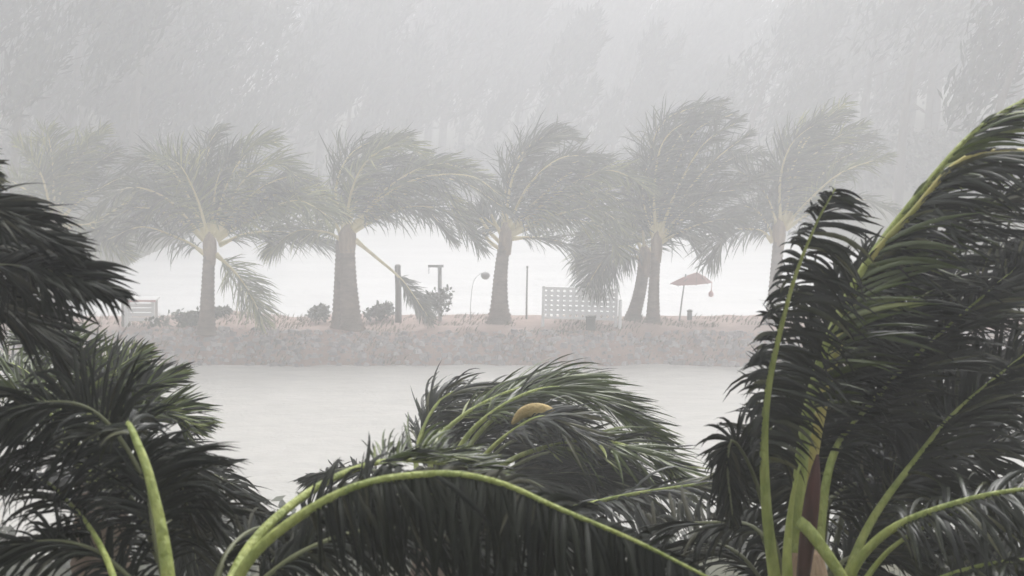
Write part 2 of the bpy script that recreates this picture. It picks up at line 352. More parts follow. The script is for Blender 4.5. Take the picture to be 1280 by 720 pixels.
# ---- palms on the embankment
BANK_PALMS = [
 dict(base=(72,404), heart=(70,275), r=(.30,.22), label='pale upright palm on the bank, half hidden by the dark fronds at the left edge', seed=11, pale=.5, fr=[
  [(68,272),(67,235),(66,200),(60,165)],[(70,272),(82,220),(112,172)],[(72,272),(98,225),(142,190)],[(66,272),(50,215),(22,182)],
  [(74,275),(110,245),(160,222),(205,240)],[(64,275),(35,240),(0,225),(-30,255)],[(78,285),(120,278),(170,245),(232,198)],[(76,282),(115,285),(160,320)],[(64,280),(30,285),(0,330)],[(72,275),(95,205),(130,165)]]),
 dict(base=(258,415), heart=(262,302), r=(.30,.20), label='bank palm with level fronds both sides and one frond hanging to the ground', seed=12, fr=[
  [(258,300),(236,256),(205,248),(150,292)],[(258,318),(228,300),(178,284),(135,300)],[(258,296),(228,232),(195,195),(160,205)],[(260,294),(245,245),(222,205),(195,200)],
  [(262,292),(257,230),(262,180),(278,160)],[(266,292),(285,230),(315,185),(345,178)],[(270,294),(303,228),(342,205),(375,222)],[(272,300),(325,268),(372,252),(418,275)],
  [(274,306),(312,292),(360,291),(415,305)],[(270,318),(295,342),(315,372),(328,402)],[(258,302),(215,270),(165,262),(115,300)],[(264,292),(272,225),(296,182)],[(268,296),(300,260),(345,235),(390,262)],[(260,296),(235,235),(205,222),(170,240)],[(272,298),(330,250),(388,240),(430,270)],[(256,300),(210,250),(160,235),(118,264)],[(270,296),(320,240),(370,220),(405,240)]]),
 dict(base=(440,411), heart=(434,292), r=(.38,.26), label='thick palm on the bank with a broken frond hanging towards the wooden post', seed=13, twin=((424,404),(428,300)), fr=[
  [(428,296),(410,266),(378,250),(335,272)],[(432,286),(440,240),(460,202),(500,180),(532,195)],[(434,286),(446,232),(470,188),(512,170)],[(438,286),(480,246),(530,222),(590,220),(628,244)],
  [(438,288),(490,250),(548,240),(592,288)],[(430,286),(420,238),(440,192),(482,170)],[(440,286),(470,240),(520,208),(575,215)],[(438,290),(480,262),(530,262),(568,300)],[(434,288),(455,230),(490,200),(540,210)],[(428,300),(405,290),(370,290),(335,315)],[(440,288),(500,238),(570,225),(640,264)],[(440,290),(505,260),(562,266),(604,312)],[(438,286),(490,232),(550,205),(610,222)]],
  extra=[dict(pts=[(444,300),(470,322),(497,345),(512,362),(528,384),(540,402)], start=.5, leaf=.75, label='broken frond hanging to the ground')]),
 dict(base=(624,404), heart=(632,290), r=(.34,.20), flare=.75, label='palm with a wide flared trunk beside the white lattice fence', seed=14, fr=[
  [(630,286),(630,250),(645,202),(680,172),(722,174)],[(634,286),(655,245),(690,216),(735,196)],[(638,286),(680,262),(732,238),(788,204)],[(638,290),(690,256),(750,240),(795,272)],
  [(638,298),(680,298),(722,312),(752,338)],[(630,290),(612,278),(597,262)],[(638,294),(695,276),(752,285),(775,320)],[(634,286),(662,232),(705,196),(760,200)],[(636,288),(672,250),(722,214),(775,225)],[(632,286),(640,225),(665,185),(705,165)],[(638,292),(690,270),(745,262),(785,290)],[(640,288),(700,240),(760,214),(815,238)],[(640,292),(705,262),(765,250),(808,285)]],
  stubs=[[(628,306),(612,290),(600,272)],[(632,304),(622,285),(614,268)],[(626,312),(612,302),(604,290)]]),
 dict(base=(790,402), heart=(806,318), r=(.26,.22), label='leaning palm behind the white lattice fence, its fronds drooping low', seed=15, dY=.5, fr=[
  [(802,318),(780,308),(755,325),(735,356)],[(800,322),(775,322),(752,342),(742,362)],[(804,314),(785,285),(755,275),(720,300)],[(806,314),(800,270),(780,240)],[(802,318),(778,300),(745,300),(722,330)],[(808,318),(830,295),(850,290),(870,310)]]),
 dict(base=(816,404), heart=(821,300), r=(.24,.17), label='tall straight palm with fronds swept upright to the right, beside the red parasol', seed=16, pale=.1, fr=[
  [(818,298),(811,240),(815,182),(838,145),(905,128)],[(820,298),(826,232),(850,172),(902,132)],[(822,298),(850,252),(890,203),(938,166)],[(824,300),(862,268),(910,236),(968,220)],[(824,304),(856,288),(892,276),(928,272)],
  [(819,298),(816,258),(824,200),(862,150)],[(823,300),(845,240),(880,180),(925,150)],[(822,302),(850,270),(885,245),(930,235)],[(820,296),(818,235),(832,175),(880,140)],[(818,300),(806,262),(806,220),(822,190)],[(822,298),(840,225),(870,165),(915,142)],[(824,300),(858,255),(905,205),(950,190)]]),
 dict(base=(976,402), heart=(984,284), r=(.28,.20), label='bank palm partly hidden by near dark fronds, one frond drooping over white water', seed=17, pale=.5, dx=-10, fr=[
  [(988,282),(993,222),(1015,172),(1066,130)],[(990,282),(1010,232),(1042,184),(1104,170)],[(992,284),(1022,250),(1062,216),(1122,196)],[(989,282),(1000,212),(1030,162),(1072,142)],[(982,284),(972,255),(958,230),(932,212)],
  [(976,302),(958,288),(918,292),(896,328)],[(978,298),(960,268),(940,258),(915,268)],[(992,286),(1032,262),(1080,250),(1132,262)],[(988,282),(1005,220),(1045,180),(1090,155)],[(990,284),(1018,240),(1060,200),(1110,185)],[(986,282),(985,225),(1000,180),(1035,150)]]),
]
for d in BANK_PALMS:
    rn = random.Random(d['seed'])
    if 'dx' in d:
        d['base'] = (d['base'][0]+d['dx'], d['base'][1]); d['heart'] = (d['heart'][0]+d['dx'], d['heart'][1])
        d['fr'] = [[(x+d['dx'], y) for x, y in f] for f in d['fr']]
    Yb = ground_y(d['base'][1], BANK_Z) + d.get('dY', 0)
    b = at(d['base'][0], d['base'][1], Yb); b[2] = bank_z(b[0], b[1]) - .06
    palm = new_palm('palm_tree', b, d['label'], 'palm tree', 'palms in a row on the embankment')
    h = at(*d['heart'], Yb)
    hd = h + np.array([0, 0, .12])
    mid = b*.5+h*.5 + np.array([rn.uniform(-.08, .08), 0, 0])
    trunk(palm, b, [b, mid, h], d['r'][0]*.84, d['r'][1]*.84, d.get('flare', .45), 22)
    mbs = MB(); mbs.tube([h-b-np.array([0, 0, .75]), h-b-np.array([0, 0, .3]), h-b, hd-b+np.array([0, 0, .2])], [d['r'][1]*.84, d['r'][1]*1.12, d['r'][1]*1.1, .08], 10)
    mbs.build('leaf_sheath', M['sheath'], palm['root'], smooth=True)
    if 'twin' in d:
        (x0, y0), (x1, y1) = d['twin']
        tb = at(x0, y0, Yb+.5); tb[2] = b[2]; t1 = at(x1, y1, Yb+.4)
        trunk(palm, b, [tb, (tb+t1)/2, t1], .24, .2, .3, 20)
    specs = [dict(pts=f) for f in d['fr']] + d.get('extra', [])
    for i, sp in enumerate(specs):
        tipd = rn.uniform(-1.5, 1.5)
        c = px_curve(sp['pts'], Yb, Yb+tipd)
        rise = sp['pts'][0][1]-sp['pts'][-1][1]
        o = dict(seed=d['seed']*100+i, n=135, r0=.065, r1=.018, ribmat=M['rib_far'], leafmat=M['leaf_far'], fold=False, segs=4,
                 leaf=sp.get('leaf', rn.uniform(1.2, 1.6)), width=.050, start=sp.get('start', .10), gap=.14, curl=.95, roll=.6, mess=11, torn=.15,
                 grav=rn.uniform(.45, .75) if rise < 60 else .25, wind=.02 if sp['pts'][-1][0] < d['heart'][0]-20 else (.30 if rise < 60 else .6),
                 hint=(-.15, -.55, 1.0), flare=1)
        if 'label' in sp: o['label'] = sp['label']
        if rn.random() < d.get('pale', .35): o['leafmat'] = M['leaf_far_lit']
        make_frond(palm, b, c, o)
    for st in d.get('stubs', []):
        c = px_curve(st, Yb, Yb-.2); C, L = catmull(c, 8); mb = MB()
        mb.tube([p-b for p in C], [.07-.003*i for i in range(8)], 6, .6); mb.build('leaf_stalk', M['rib_far'], palm['root'], smooth=True)
    finish_palm(palm, 0)

# ---- near palms
NS = 0.58                        # size of these young palms; nearer by the same share
def near_palm(label, heart, Y, root_dx, specs, seed, tr=(.15, .10), single=280, leafmat=None, group='palms in front of the canal', lean=0.0, extra=None):
    Y = Y*NS; h = at(*heart, Y); b = np.array([h[0]+root_dx, h[1]+lean, ground_z(h[0]+root_dx, h[1]+lean)-.05])
    palm = new_palm('palm_tree', b, label, 'palm tree', group)
    trunk(palm, b, [b, b*.6+h*.4+np.array([root_dx*.2, 0, 0]), h], tr[0], tr[1], .6, 60)
    for i, sp in enumerate(specs):
        y0, y1 = sp.get('Y', (Y/NS, Y/NS))
        c = px_curve(sp['pts'], y0*NS, y1*NS)
        L = catmull(c, 10)[1]
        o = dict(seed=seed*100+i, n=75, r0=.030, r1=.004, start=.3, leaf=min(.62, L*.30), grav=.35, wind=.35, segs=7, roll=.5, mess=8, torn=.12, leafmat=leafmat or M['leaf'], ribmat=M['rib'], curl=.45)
        o.update({k: v for k, v in sp.items() if k not in ('pts', 'Y')})
        if 'leaf' in sp: o['leaf'] = sp['leaf']*NS
        if o['ribmat'] is M['rib_dark'] and 'leafmat' not in sp: o['leafmat'] = M['leaf_shaded']
        o['r0'] *= NS; o['r1'] *= NS; o['n'] = int(o['n']*1.6)
        o['width'] = o.get('width', .03)*NS*.82
        make_frond(palm, b, c, o)
    if extra: extra(palm, b, h)
    finish_palm(palm, single)
    return palm

# right palm
def right_extra(palm, b, h):
    c = px_curve([(1004,720),(1012,650),(1018,600),(1022,568)], 8.75*NS, 8.75*NS); C, L = catmull(c, 10); mb = MB()
    mb.tube([p-b for p in C], [r*NS for r in (.034,.037,.040,.042,.042,.041,.038,.032,.022,.006)], 9); mb.build('spathe', M['spathe_red'], palm['root'], smooth=True)['label'] = 'red-brown flower sheath'
    for pts, r, m in (([(998,652),(1012,664),(1035,695),(1062,735)], .032, 'rib'),
                      ([(986,760),(984,690),(990,625),(1000,580)], .034, 'rib')):
        C, L = catmull(px_curve(pts, 8.7*NS, 8.6*NS), 10); mb = MB()
        mb.tube([p-b for p in C], [r*NS*(1-(.02*i if len(pts) == 3 or pts[0][1] < 700 else .095*i)) for i in range(10)], 8, .7); mb.build('leaf_stalk', M[m], palm['root'], smooth=True)
    mb = MB(); hh = h-b
    mb.tube([hh-np.array([0,0,.7]), hh-np.array([0,0,.3]), hh, hh+np.array([0,0,.18])], [.10, .115, .10, .05], 12); mb.build('leaf_sheath', M['sheath'], palm['root'], smooth=True)
HR = (1005, 765)
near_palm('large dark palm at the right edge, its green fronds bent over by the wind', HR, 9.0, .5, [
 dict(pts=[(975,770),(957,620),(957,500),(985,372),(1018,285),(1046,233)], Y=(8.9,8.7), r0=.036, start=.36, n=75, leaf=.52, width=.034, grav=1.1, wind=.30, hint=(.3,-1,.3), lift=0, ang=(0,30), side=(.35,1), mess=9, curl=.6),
 dict(pts=[(992,770),(1003,560),(1030,440),(1078,338),(1150,240),(1222,160),(1300,112)], Y=(9.0,9.4), r0=.044, r1=.012, fold_left=62, start=.33, n=95, leaf=.62, width=.032, grav=.40, wind=.60, hint=(-.6,-.6,.8), lift=.1, leafmat=M['leaf_lit'], side=(.4,1)),
 dict(pts=[(1008,770),(1016,570),(1075,360),(1145,265),(1210,196),(1310,185)], Y=(9.45,8.9), r0=.042, r1=.012, ribmat=M['rib_yellow'], start=.56, fold_left=60, side=(.4,1), lift=.05, n=70, leaf=.60, width=.032, grav=.55, wind=.45, hint=(-.4,-.7,.8)),
 dict(pts=[(1018,770),(1036,590),(1075,520),(1160,430),(1300,312)], Y=(9.2,10.2), r0=.032, start=.34, n=95, leaf=.62, width=.030, grav=.5, wind=.3, hint=(-.6,-.6,.8)),
 dict(pts=[(1040,770),(1085,660),(1150,570),(1205,505),(1310,415)], Y=(9.2,10.0), r0=.030, start=.42, n=80, leaf=.60, width=.030, grav=.6, wind=.2, hint=(-.5,-.7,.8)),
 dict(pts=[(1045,765),(1080,692),(1150,645),(1300,610),(1450,640)], Y=(8.7,8.4), r0=.030, start=.30, n=80, leaf=.55, grav=.9, wind=.15, ang=(10,40), lift=0),
 dict(pts=[(1052,770),(1110,690),(1182,645),(1240,630)], Y=(8.65,8.5), r0=.020, start=.95, n=3, leaf=.2),
 dict(pts=[(1070,790),(1180,722),(1300,698),(1420,720)], Y=(8.5,8.0), r0=.022, start=.35, n=70, leaf=.5, grav=.9, wind=.15, ang=(10,40)),
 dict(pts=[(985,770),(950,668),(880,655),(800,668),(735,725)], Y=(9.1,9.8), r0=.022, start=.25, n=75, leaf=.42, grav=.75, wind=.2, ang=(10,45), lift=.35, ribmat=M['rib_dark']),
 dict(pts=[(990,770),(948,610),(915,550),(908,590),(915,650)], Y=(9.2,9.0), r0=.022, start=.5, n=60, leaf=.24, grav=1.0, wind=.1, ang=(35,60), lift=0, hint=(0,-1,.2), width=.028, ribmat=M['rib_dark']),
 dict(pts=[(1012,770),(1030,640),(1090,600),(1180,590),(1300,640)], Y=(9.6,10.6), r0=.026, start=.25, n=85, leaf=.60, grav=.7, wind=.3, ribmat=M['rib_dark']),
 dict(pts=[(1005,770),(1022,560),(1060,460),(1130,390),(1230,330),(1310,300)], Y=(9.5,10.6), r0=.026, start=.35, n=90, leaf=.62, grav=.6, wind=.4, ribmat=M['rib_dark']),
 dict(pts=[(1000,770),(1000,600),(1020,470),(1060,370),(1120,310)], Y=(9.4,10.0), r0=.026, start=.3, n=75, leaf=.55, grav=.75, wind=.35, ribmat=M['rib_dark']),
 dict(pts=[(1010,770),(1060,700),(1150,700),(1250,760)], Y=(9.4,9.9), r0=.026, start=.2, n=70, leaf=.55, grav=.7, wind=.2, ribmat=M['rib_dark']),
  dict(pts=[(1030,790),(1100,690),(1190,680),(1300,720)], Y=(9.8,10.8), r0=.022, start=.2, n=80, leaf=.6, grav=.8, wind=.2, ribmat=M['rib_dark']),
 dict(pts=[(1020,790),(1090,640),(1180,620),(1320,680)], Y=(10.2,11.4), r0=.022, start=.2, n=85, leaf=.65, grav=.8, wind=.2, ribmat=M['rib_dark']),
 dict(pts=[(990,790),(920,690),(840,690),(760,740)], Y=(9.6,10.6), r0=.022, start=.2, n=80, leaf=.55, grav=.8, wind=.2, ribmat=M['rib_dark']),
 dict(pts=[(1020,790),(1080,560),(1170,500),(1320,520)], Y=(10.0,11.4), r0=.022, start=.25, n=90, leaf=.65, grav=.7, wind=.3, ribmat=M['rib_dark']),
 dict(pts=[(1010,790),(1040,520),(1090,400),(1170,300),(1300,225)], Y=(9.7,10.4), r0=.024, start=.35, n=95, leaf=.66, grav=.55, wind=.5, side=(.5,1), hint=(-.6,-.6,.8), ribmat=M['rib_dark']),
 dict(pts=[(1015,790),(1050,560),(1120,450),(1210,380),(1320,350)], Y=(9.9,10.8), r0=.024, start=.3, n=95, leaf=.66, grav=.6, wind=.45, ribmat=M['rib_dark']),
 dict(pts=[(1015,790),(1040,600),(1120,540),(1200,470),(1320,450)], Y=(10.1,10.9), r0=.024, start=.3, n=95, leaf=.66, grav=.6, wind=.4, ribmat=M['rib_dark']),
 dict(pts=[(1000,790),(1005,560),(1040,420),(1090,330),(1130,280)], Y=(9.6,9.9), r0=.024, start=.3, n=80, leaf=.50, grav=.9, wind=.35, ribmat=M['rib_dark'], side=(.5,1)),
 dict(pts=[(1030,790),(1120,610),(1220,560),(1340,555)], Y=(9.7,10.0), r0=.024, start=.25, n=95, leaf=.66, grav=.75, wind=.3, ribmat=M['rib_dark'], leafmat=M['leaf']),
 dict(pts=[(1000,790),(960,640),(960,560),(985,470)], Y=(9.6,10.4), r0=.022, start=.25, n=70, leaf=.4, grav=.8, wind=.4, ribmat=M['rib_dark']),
], 21, tr=(.17, .10), extra=right_extra)

# centre palm
def centre_extra(palm, b, h):
    C, L = catmull(px_curve([(640,530),(654,516),(672,512),(690,517),(702,530)], 14.4*NS, 14.2*NS), 14); mb = MB()
    mb.tube([p-b for p in C], [.030*math.sin(math.pi*min(1, .03+.95*i/13))**.8+.002 for i in range(14)], 10, .7)
    mb.build('spathe', M['spathe'], palm['root'], smooth=True)['label'] = 'tan dry flower sheath'
HC = (545, 650)
K = dict(r0=.030, r1=.008, n=85, width=.032, lift=.02, ang=(46, 74), curl=.6)
near_palm('rounded palm crown in the middle, swept over the canal and holding a tan sheath', HC, 15.0, -.3, [
 dict(K, pts=[(538,650),(520,578),(535,522),(565,492),(622,485)], Y=(15.2,16), leaf=.55, wind=.5, grav=.5, start=.4),
 dict(K, pts=[(545,650),(540,566),(575,522),(635,490),(700,478),(765,500)], Y=(15,15.6), leaf=.72, wind=.75, grav=.35, start=.4, leafmat=M['leaf_lit']),
 dict(K, pts=[(550,650),(572,566),(620,514),(690,484),(762,504),(822,546)], Y=(14.8,14.6), leaf=.72, wind=.7, grav=.45, start=.38, leafmat=M['leaf_lit']),
 dict(K, pts=[(560,650),(600,576),(648,534),(690,522),(745,554)], Y=(14.6,14.0), leaf=.55, wind=.65, grav=.5, start=.5),
 dict(K, pts=[(570,650),(620,588),(680,559),(760,550),(832,578),(856,604)], Y=(14.6,13.8), leaf=.62, wind=.6, grav=.5, start=.45, leafmat=M['leaf_lit']),
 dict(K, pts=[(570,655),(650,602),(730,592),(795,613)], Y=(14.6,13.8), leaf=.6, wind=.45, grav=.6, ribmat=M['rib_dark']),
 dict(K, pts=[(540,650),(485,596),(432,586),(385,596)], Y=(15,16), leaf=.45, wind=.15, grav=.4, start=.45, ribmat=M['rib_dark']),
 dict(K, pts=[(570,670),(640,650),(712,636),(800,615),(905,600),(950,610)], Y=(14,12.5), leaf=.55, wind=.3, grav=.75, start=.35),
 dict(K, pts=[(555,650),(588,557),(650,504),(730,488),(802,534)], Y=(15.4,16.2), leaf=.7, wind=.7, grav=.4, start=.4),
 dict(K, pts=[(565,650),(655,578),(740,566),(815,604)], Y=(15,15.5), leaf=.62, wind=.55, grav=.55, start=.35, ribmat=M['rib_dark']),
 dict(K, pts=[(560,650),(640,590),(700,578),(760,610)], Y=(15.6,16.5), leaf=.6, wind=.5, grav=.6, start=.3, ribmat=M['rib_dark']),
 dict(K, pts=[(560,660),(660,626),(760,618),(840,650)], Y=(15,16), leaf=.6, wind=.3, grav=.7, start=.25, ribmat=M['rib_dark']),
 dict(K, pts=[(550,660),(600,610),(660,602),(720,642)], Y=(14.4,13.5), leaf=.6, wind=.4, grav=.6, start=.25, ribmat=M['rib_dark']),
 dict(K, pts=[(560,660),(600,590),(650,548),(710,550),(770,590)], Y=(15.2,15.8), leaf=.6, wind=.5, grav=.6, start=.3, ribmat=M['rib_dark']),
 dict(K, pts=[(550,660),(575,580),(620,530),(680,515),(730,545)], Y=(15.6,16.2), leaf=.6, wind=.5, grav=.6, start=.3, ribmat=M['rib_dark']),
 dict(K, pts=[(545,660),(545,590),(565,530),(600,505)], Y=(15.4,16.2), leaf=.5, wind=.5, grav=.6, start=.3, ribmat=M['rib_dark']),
], 22, tr=(.17, .11), extra=centre_extra)

# arching palm in front
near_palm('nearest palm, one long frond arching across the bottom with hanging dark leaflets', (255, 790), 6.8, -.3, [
 dict(pts=[(268,790),(320,690),(430,615),(540,592),(620,600),(700,632),(800,674),(905,730)], Y=(6.6,6.4), r0=.024, r1=.006, start=.27, n=170, side=(.4,1), leaf=.52, width=.028, gap=.02, curl=.5, leafmat=M['leaf_shaded'], mess=7, grav=1.3, wind=.12, ang=(5,25), lift=-.1, hint=(0,-.5,1), flare=0),
 dict(pts=[(264,790),(310,685),(385,615),(465,580),(540,580),(620,600)], Y=(6.7,8.6), r0=.026, r1=.006, start=.60, n=60, leaf=.30, width=.022, grav=.35, wind=.25, lift=.8, flare=0, leafmat=M['leaf_lit']),
 dict(pts=[(216,800),(207,690),(187,597),(168,548),(158,528)], Y=(5.9,6.3), r0=.030, r1=.012, start=.9, n=10, leaf=.22, width=.022, grav=1.0, wind=.1, flare=0, hint=(0,-.6,1)),
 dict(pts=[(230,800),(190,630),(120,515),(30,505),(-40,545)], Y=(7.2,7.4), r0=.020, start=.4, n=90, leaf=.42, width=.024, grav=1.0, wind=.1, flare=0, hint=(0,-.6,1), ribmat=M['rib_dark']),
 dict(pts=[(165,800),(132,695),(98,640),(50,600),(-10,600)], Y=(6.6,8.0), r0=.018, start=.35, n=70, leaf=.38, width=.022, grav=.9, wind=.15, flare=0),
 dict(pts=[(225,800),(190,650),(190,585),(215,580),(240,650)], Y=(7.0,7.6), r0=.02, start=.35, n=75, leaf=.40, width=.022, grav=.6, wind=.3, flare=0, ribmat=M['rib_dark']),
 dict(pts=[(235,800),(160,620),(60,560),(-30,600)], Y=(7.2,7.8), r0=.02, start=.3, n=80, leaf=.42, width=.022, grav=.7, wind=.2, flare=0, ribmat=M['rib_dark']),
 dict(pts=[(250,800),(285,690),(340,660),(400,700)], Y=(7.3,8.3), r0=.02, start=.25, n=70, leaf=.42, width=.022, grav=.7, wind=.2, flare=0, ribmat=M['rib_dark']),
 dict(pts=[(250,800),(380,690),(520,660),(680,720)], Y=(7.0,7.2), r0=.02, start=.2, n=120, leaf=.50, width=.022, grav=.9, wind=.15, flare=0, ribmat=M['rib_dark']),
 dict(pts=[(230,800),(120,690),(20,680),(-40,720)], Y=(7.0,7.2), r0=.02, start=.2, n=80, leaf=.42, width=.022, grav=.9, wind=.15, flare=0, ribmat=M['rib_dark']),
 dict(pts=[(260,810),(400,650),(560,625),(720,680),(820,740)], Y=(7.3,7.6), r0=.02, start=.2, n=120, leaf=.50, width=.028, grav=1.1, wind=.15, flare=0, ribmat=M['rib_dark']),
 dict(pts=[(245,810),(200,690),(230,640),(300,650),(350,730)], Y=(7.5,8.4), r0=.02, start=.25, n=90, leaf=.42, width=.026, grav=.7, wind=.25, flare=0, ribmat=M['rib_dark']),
], 23, tr=(.14, .09))

# palm beyond the left edge
near_palm('palm beyond the left edge whose dark ragged frond tips reach into view', (-190, 350), 8.0, -.6, [
 dict(pts=[(-196,351),(-86,268),(-1,268),(84,318)], Y=(8,7.8), r0=.024, start=.3, n=95, leaf=.36, width=.03, grav=.6, wind=.7, ribmat=M['rib_dark'], ang=(30,70)),
 dict(pts=[(-196,358),(-86,332),(14,334),(74,344),(134,364)], Y=(8,7.7), r0=.026, start=.3, n=105, leaf=.42, width=.03, grav=.9, wind=.5, ribmat=M['rib_dark'], ang=(20,70)),
 dict(pts=[(-196,361),(-76,361),(14,386),(76,442)], Y=(8.2,8.3), r0=.026, start=.3, n=100, leaf=.42, width=.03, grav=.9, wind=.3, ribmat=M['rib_dark']),
 dict(pts=[(-196,336),(-111,228),(-46,201),(-16,228)], Y=(8,7.9), r0=.022, start=.3, n=60, leaf=.26, width=.03, grav=.5, wind=.4),
 dict(pts=[(-196,356),(-86,306),(-6,304),(64,338)], Y=(8.3,8.5), r0=.024, start=.3, n=95, leaf=.36, width=.03, grav=.7, wind=.5, ribmat=M['rib_dark']),
], 24, tr=(.15, .10), single=150)

# bushy palm on the left, a little farther
near_palm('bushy palm at lower left with spiky pale green leaflets pointing at the canal', (127, 608), 12.0, -.2, [
 dict(pts=[(122,608),(110,508),(82,443),(32,423)], Y=(12,12.6), leaf=.40, width=.03, start=.35, wind=.45, grav=.2, leafmat=M['leaf_lit']),
 dict(pts=[(130,608),(144,528),(177,488),(224,470)], Y=(12,12.2), leaf=.38, width=.03, start=.35, wind=.5, grav=.15, leafmat=M['leaf_lit']),
 dict(pts=[(134,608),(167,538),(207,518),(250,533)], Y=(11.8,11.6), leaf=.38, width=.03, start=.35, wind=.45, grav=.35, leafmat=M['leaf_lit']),
 dict(pts=[(134,613),(177,568),(217,573),(247,633)], Y=(11.8,11.6), leaf=.42, width=.03, wind=.3, grav=.6),
 dict(pts=[(122,608),(62,518),(2,493),(-58,508)], Y=(11.8,11.4), leaf=.42, width=.03, wind=.2, grav=.5, leafmat=M['leaf_lit']),
 dict(pts=[(120,612),(67,548),(2,538),(-68,578)], Y=(11.6,11.2), leaf=.42, width=.03, wind=.2, grav=.6),
 dict(pts=[(137,618),(222,590),(292,608),(347,673)], Y=(12.4,13.0), leaf=.45, width=.03, start=.25, wind=.25, grav=.7, ribmat=M['rib_dark']),
 dict(pts=[(127,608),(122,518),(142,468),(177,438)], Y=(12.3,13), leaf=.38, width=.03, start=.35, wind=.4, grav=.15, leafmat=M['leaf_lit']),
 dict(pts=[(132,613),(152,548),(152,508),(112,478)], Y=(12.2,12.6), leaf=.38, width=.03, start=.3, wind=.35, grav=.35),
 dict(pts=[(127,618),(182,608),(232,658),(252,728)], Y=(11.5,11), leaf=.42, width=.03, wind=.2, grav=.7, ribmat=M['rib_dark']),
 dict(pts=[(122,608),(72,508),(22,458),(-28,448)], Y=(12.4,13), leaf=.38, width=.03, start=.35, wind=.35, grav=.25, leafmat=M['leaf_lit']),
], 25, tr=(.15, .11), single=200)

# ------------------------------------------------------------------ leafy shrubs on the bank and by the near shore
def leaf_cloud(mb, c, r, n, size, rnd, stretch=(1, 1, 1), shear=0.0, down=0.0, slim=.3):
    R = np.random.RandomState(rnd.randrange(1 << 30))
    a = vn(R.normal(0, 1, (n, 3)))*(R.rand(n)**.45)[:, None]
    p = np.array(c) + a*np.array(r); p[:, 0] += shear*a[:, 2]*r[2]
    d = vn(R.normal(0, 1, (n, 3))*np.array(stretch) + np.array([.5, 0, -down]))
    s1 = (size*R.uniform(.5, 1.3, n))[:, None]; q = vn(np.cross(d, R.normal(0, 1, (n, 3))))
    V = np.stack([p-q*s1*slim*.4, p+d*s1*.5-q*s1*slim, p+d*s1, p+d*s1*.5+q*s1*slim], 1).reshape(-1, 3).tolist()
    k = len(mb.v); mb.v.extend(V); mb.f.extend([(k+4*i, k+4*i+1, k+4*i+2, k+4*i+3) for i in range(n)])

def shrub(label, px, py, w_, h_, seed, group='shrubs on the embankment'):
    rn = random.Random(seed); Yb = ground_y(py, BANK_Z); b = at(px, py, Yb); b[2] = bank_z(b[0], b[1])-.03
    root = tag(empty('shrub', b), label, 'shrub', group)
    mb = MB(); mbs = MB()
    for k in range(6):
        c = np.array([rn.uniform(-.5, .5)*w_, rn.uniform(-.2, .2), rn.uniform(.35, .8)*h_])
        leaf_cloud(mb, c, (w_*.28, .25, h_*.28), 90, .16, rn, shear=.3)
        mbs.tube([(0, 0, -.02), tuple(c*.5+np.array([.03, 0, 0])), tuple(c)], [.025, .018, .008], 5)
    mb.build('foliage', M['shrub'], root)['kind'] = 'stuff'; mbs.build('stem', M['bark'], root, smooth=True)
shrub('small low shrub just left of the thick palm trunk', 408, 402, .8, .65, 31)
shrub('small low shrub between the thick palm trunk and the wooden post', 474, 402, .7, .6, 32)
shrub('upright shrub behind the broken hanging frond', 536, 402, 1.0, 1.15, 33)
shrub('wide low shrub left of the palm with the hanging frond', 222, 412, 1.6, .55, 34)
shrub('tiny shrub at the foot of the palm with the hanging frond', 275, 404, .8, .3, 35)

mb = MB(); rn = random.Random(77)
for k in range(150):
    x = rn.uniform(-14, 14); y = rn.uniform(28, 34.4)
    leaf_cloud(mb, (x, y, .5+.35*rn.random()), (.8, .6, .5), 60, .28, rn, shear=.4)
tag(mb.build('undergrowth', M['shrub']), 'dark undergrowth along the near shore of the canal', 'undergrowth', kind='stuff')

# ------------------------------------------------------------------ things on the bank
def foot(px, py, z=BANK_Z):
    Y = ground_y(py, z); b = at(px, py, Y); b[2] = bank_z(b[0], b[1])-.03
    return b, Y
SCL = lambda Y: Y/F
# wooden post
b, Y = foot(498, 403); root = tag(empty('wooden_post', b), 'stout dark wooden post beside the broken hanging frond', 'post')
mb = MB(); mb.tube([(0,0,0), (.01,0,1.0), (-.01,0,1.92), (-.01,0,1.96)], [.115, .105, .10, .07], 9); mb.build('shaft', M['wood'], root, smooth=False)
mb = MB(); mb.tube([(-.11,0,1.55), (.11,0,1.56)], [.03,.03], 6); mb.box((0,-.10,1.56), (.07,.05,.07)); mb.build('bracket', M['wood'], root)
# T post
b, Y = foot(550, 401); root = tag(empty('clothesline_post', b), 'slim grey post with a short cross arm right of the broken frond', 'post')
mb = MB(); mb.tube([(0,0,0), (0,0,1.9)], [.075, .065], 8); mb.build('shaft', M['metal'], root, smooth=True)
mb = MB(); mb.box((-.13,0,1.88), (.52,.07,.09)); mb.build('cross_arm', M['metal'], root, bevel=.01)
mb = MB(); mb.tube([(-.36,0,1.84), (-.36,0,1.62)], [.012,.012], 5); mb.build('hook', M['metal'], root)
# thin pole
b, Y = foot(658, 398); root = tag(empty('thin_pole', b), 'thin pale pole standing between the flared palm trunk and lattice fence', 'pole')
mb = MB(); mb.tube([(0,0,0), (.01,0,.9), (.03,0,1.78)], [.035, .032, .028], 8); mb.build('shaft', M['metal'], root, smooth=True)
mb = MB(); mb.tube([(.03,0,1.775), (.03,0,1.83)], [.045, .02], 8); mb.build('cap', M['metal'], root, smooth=True)
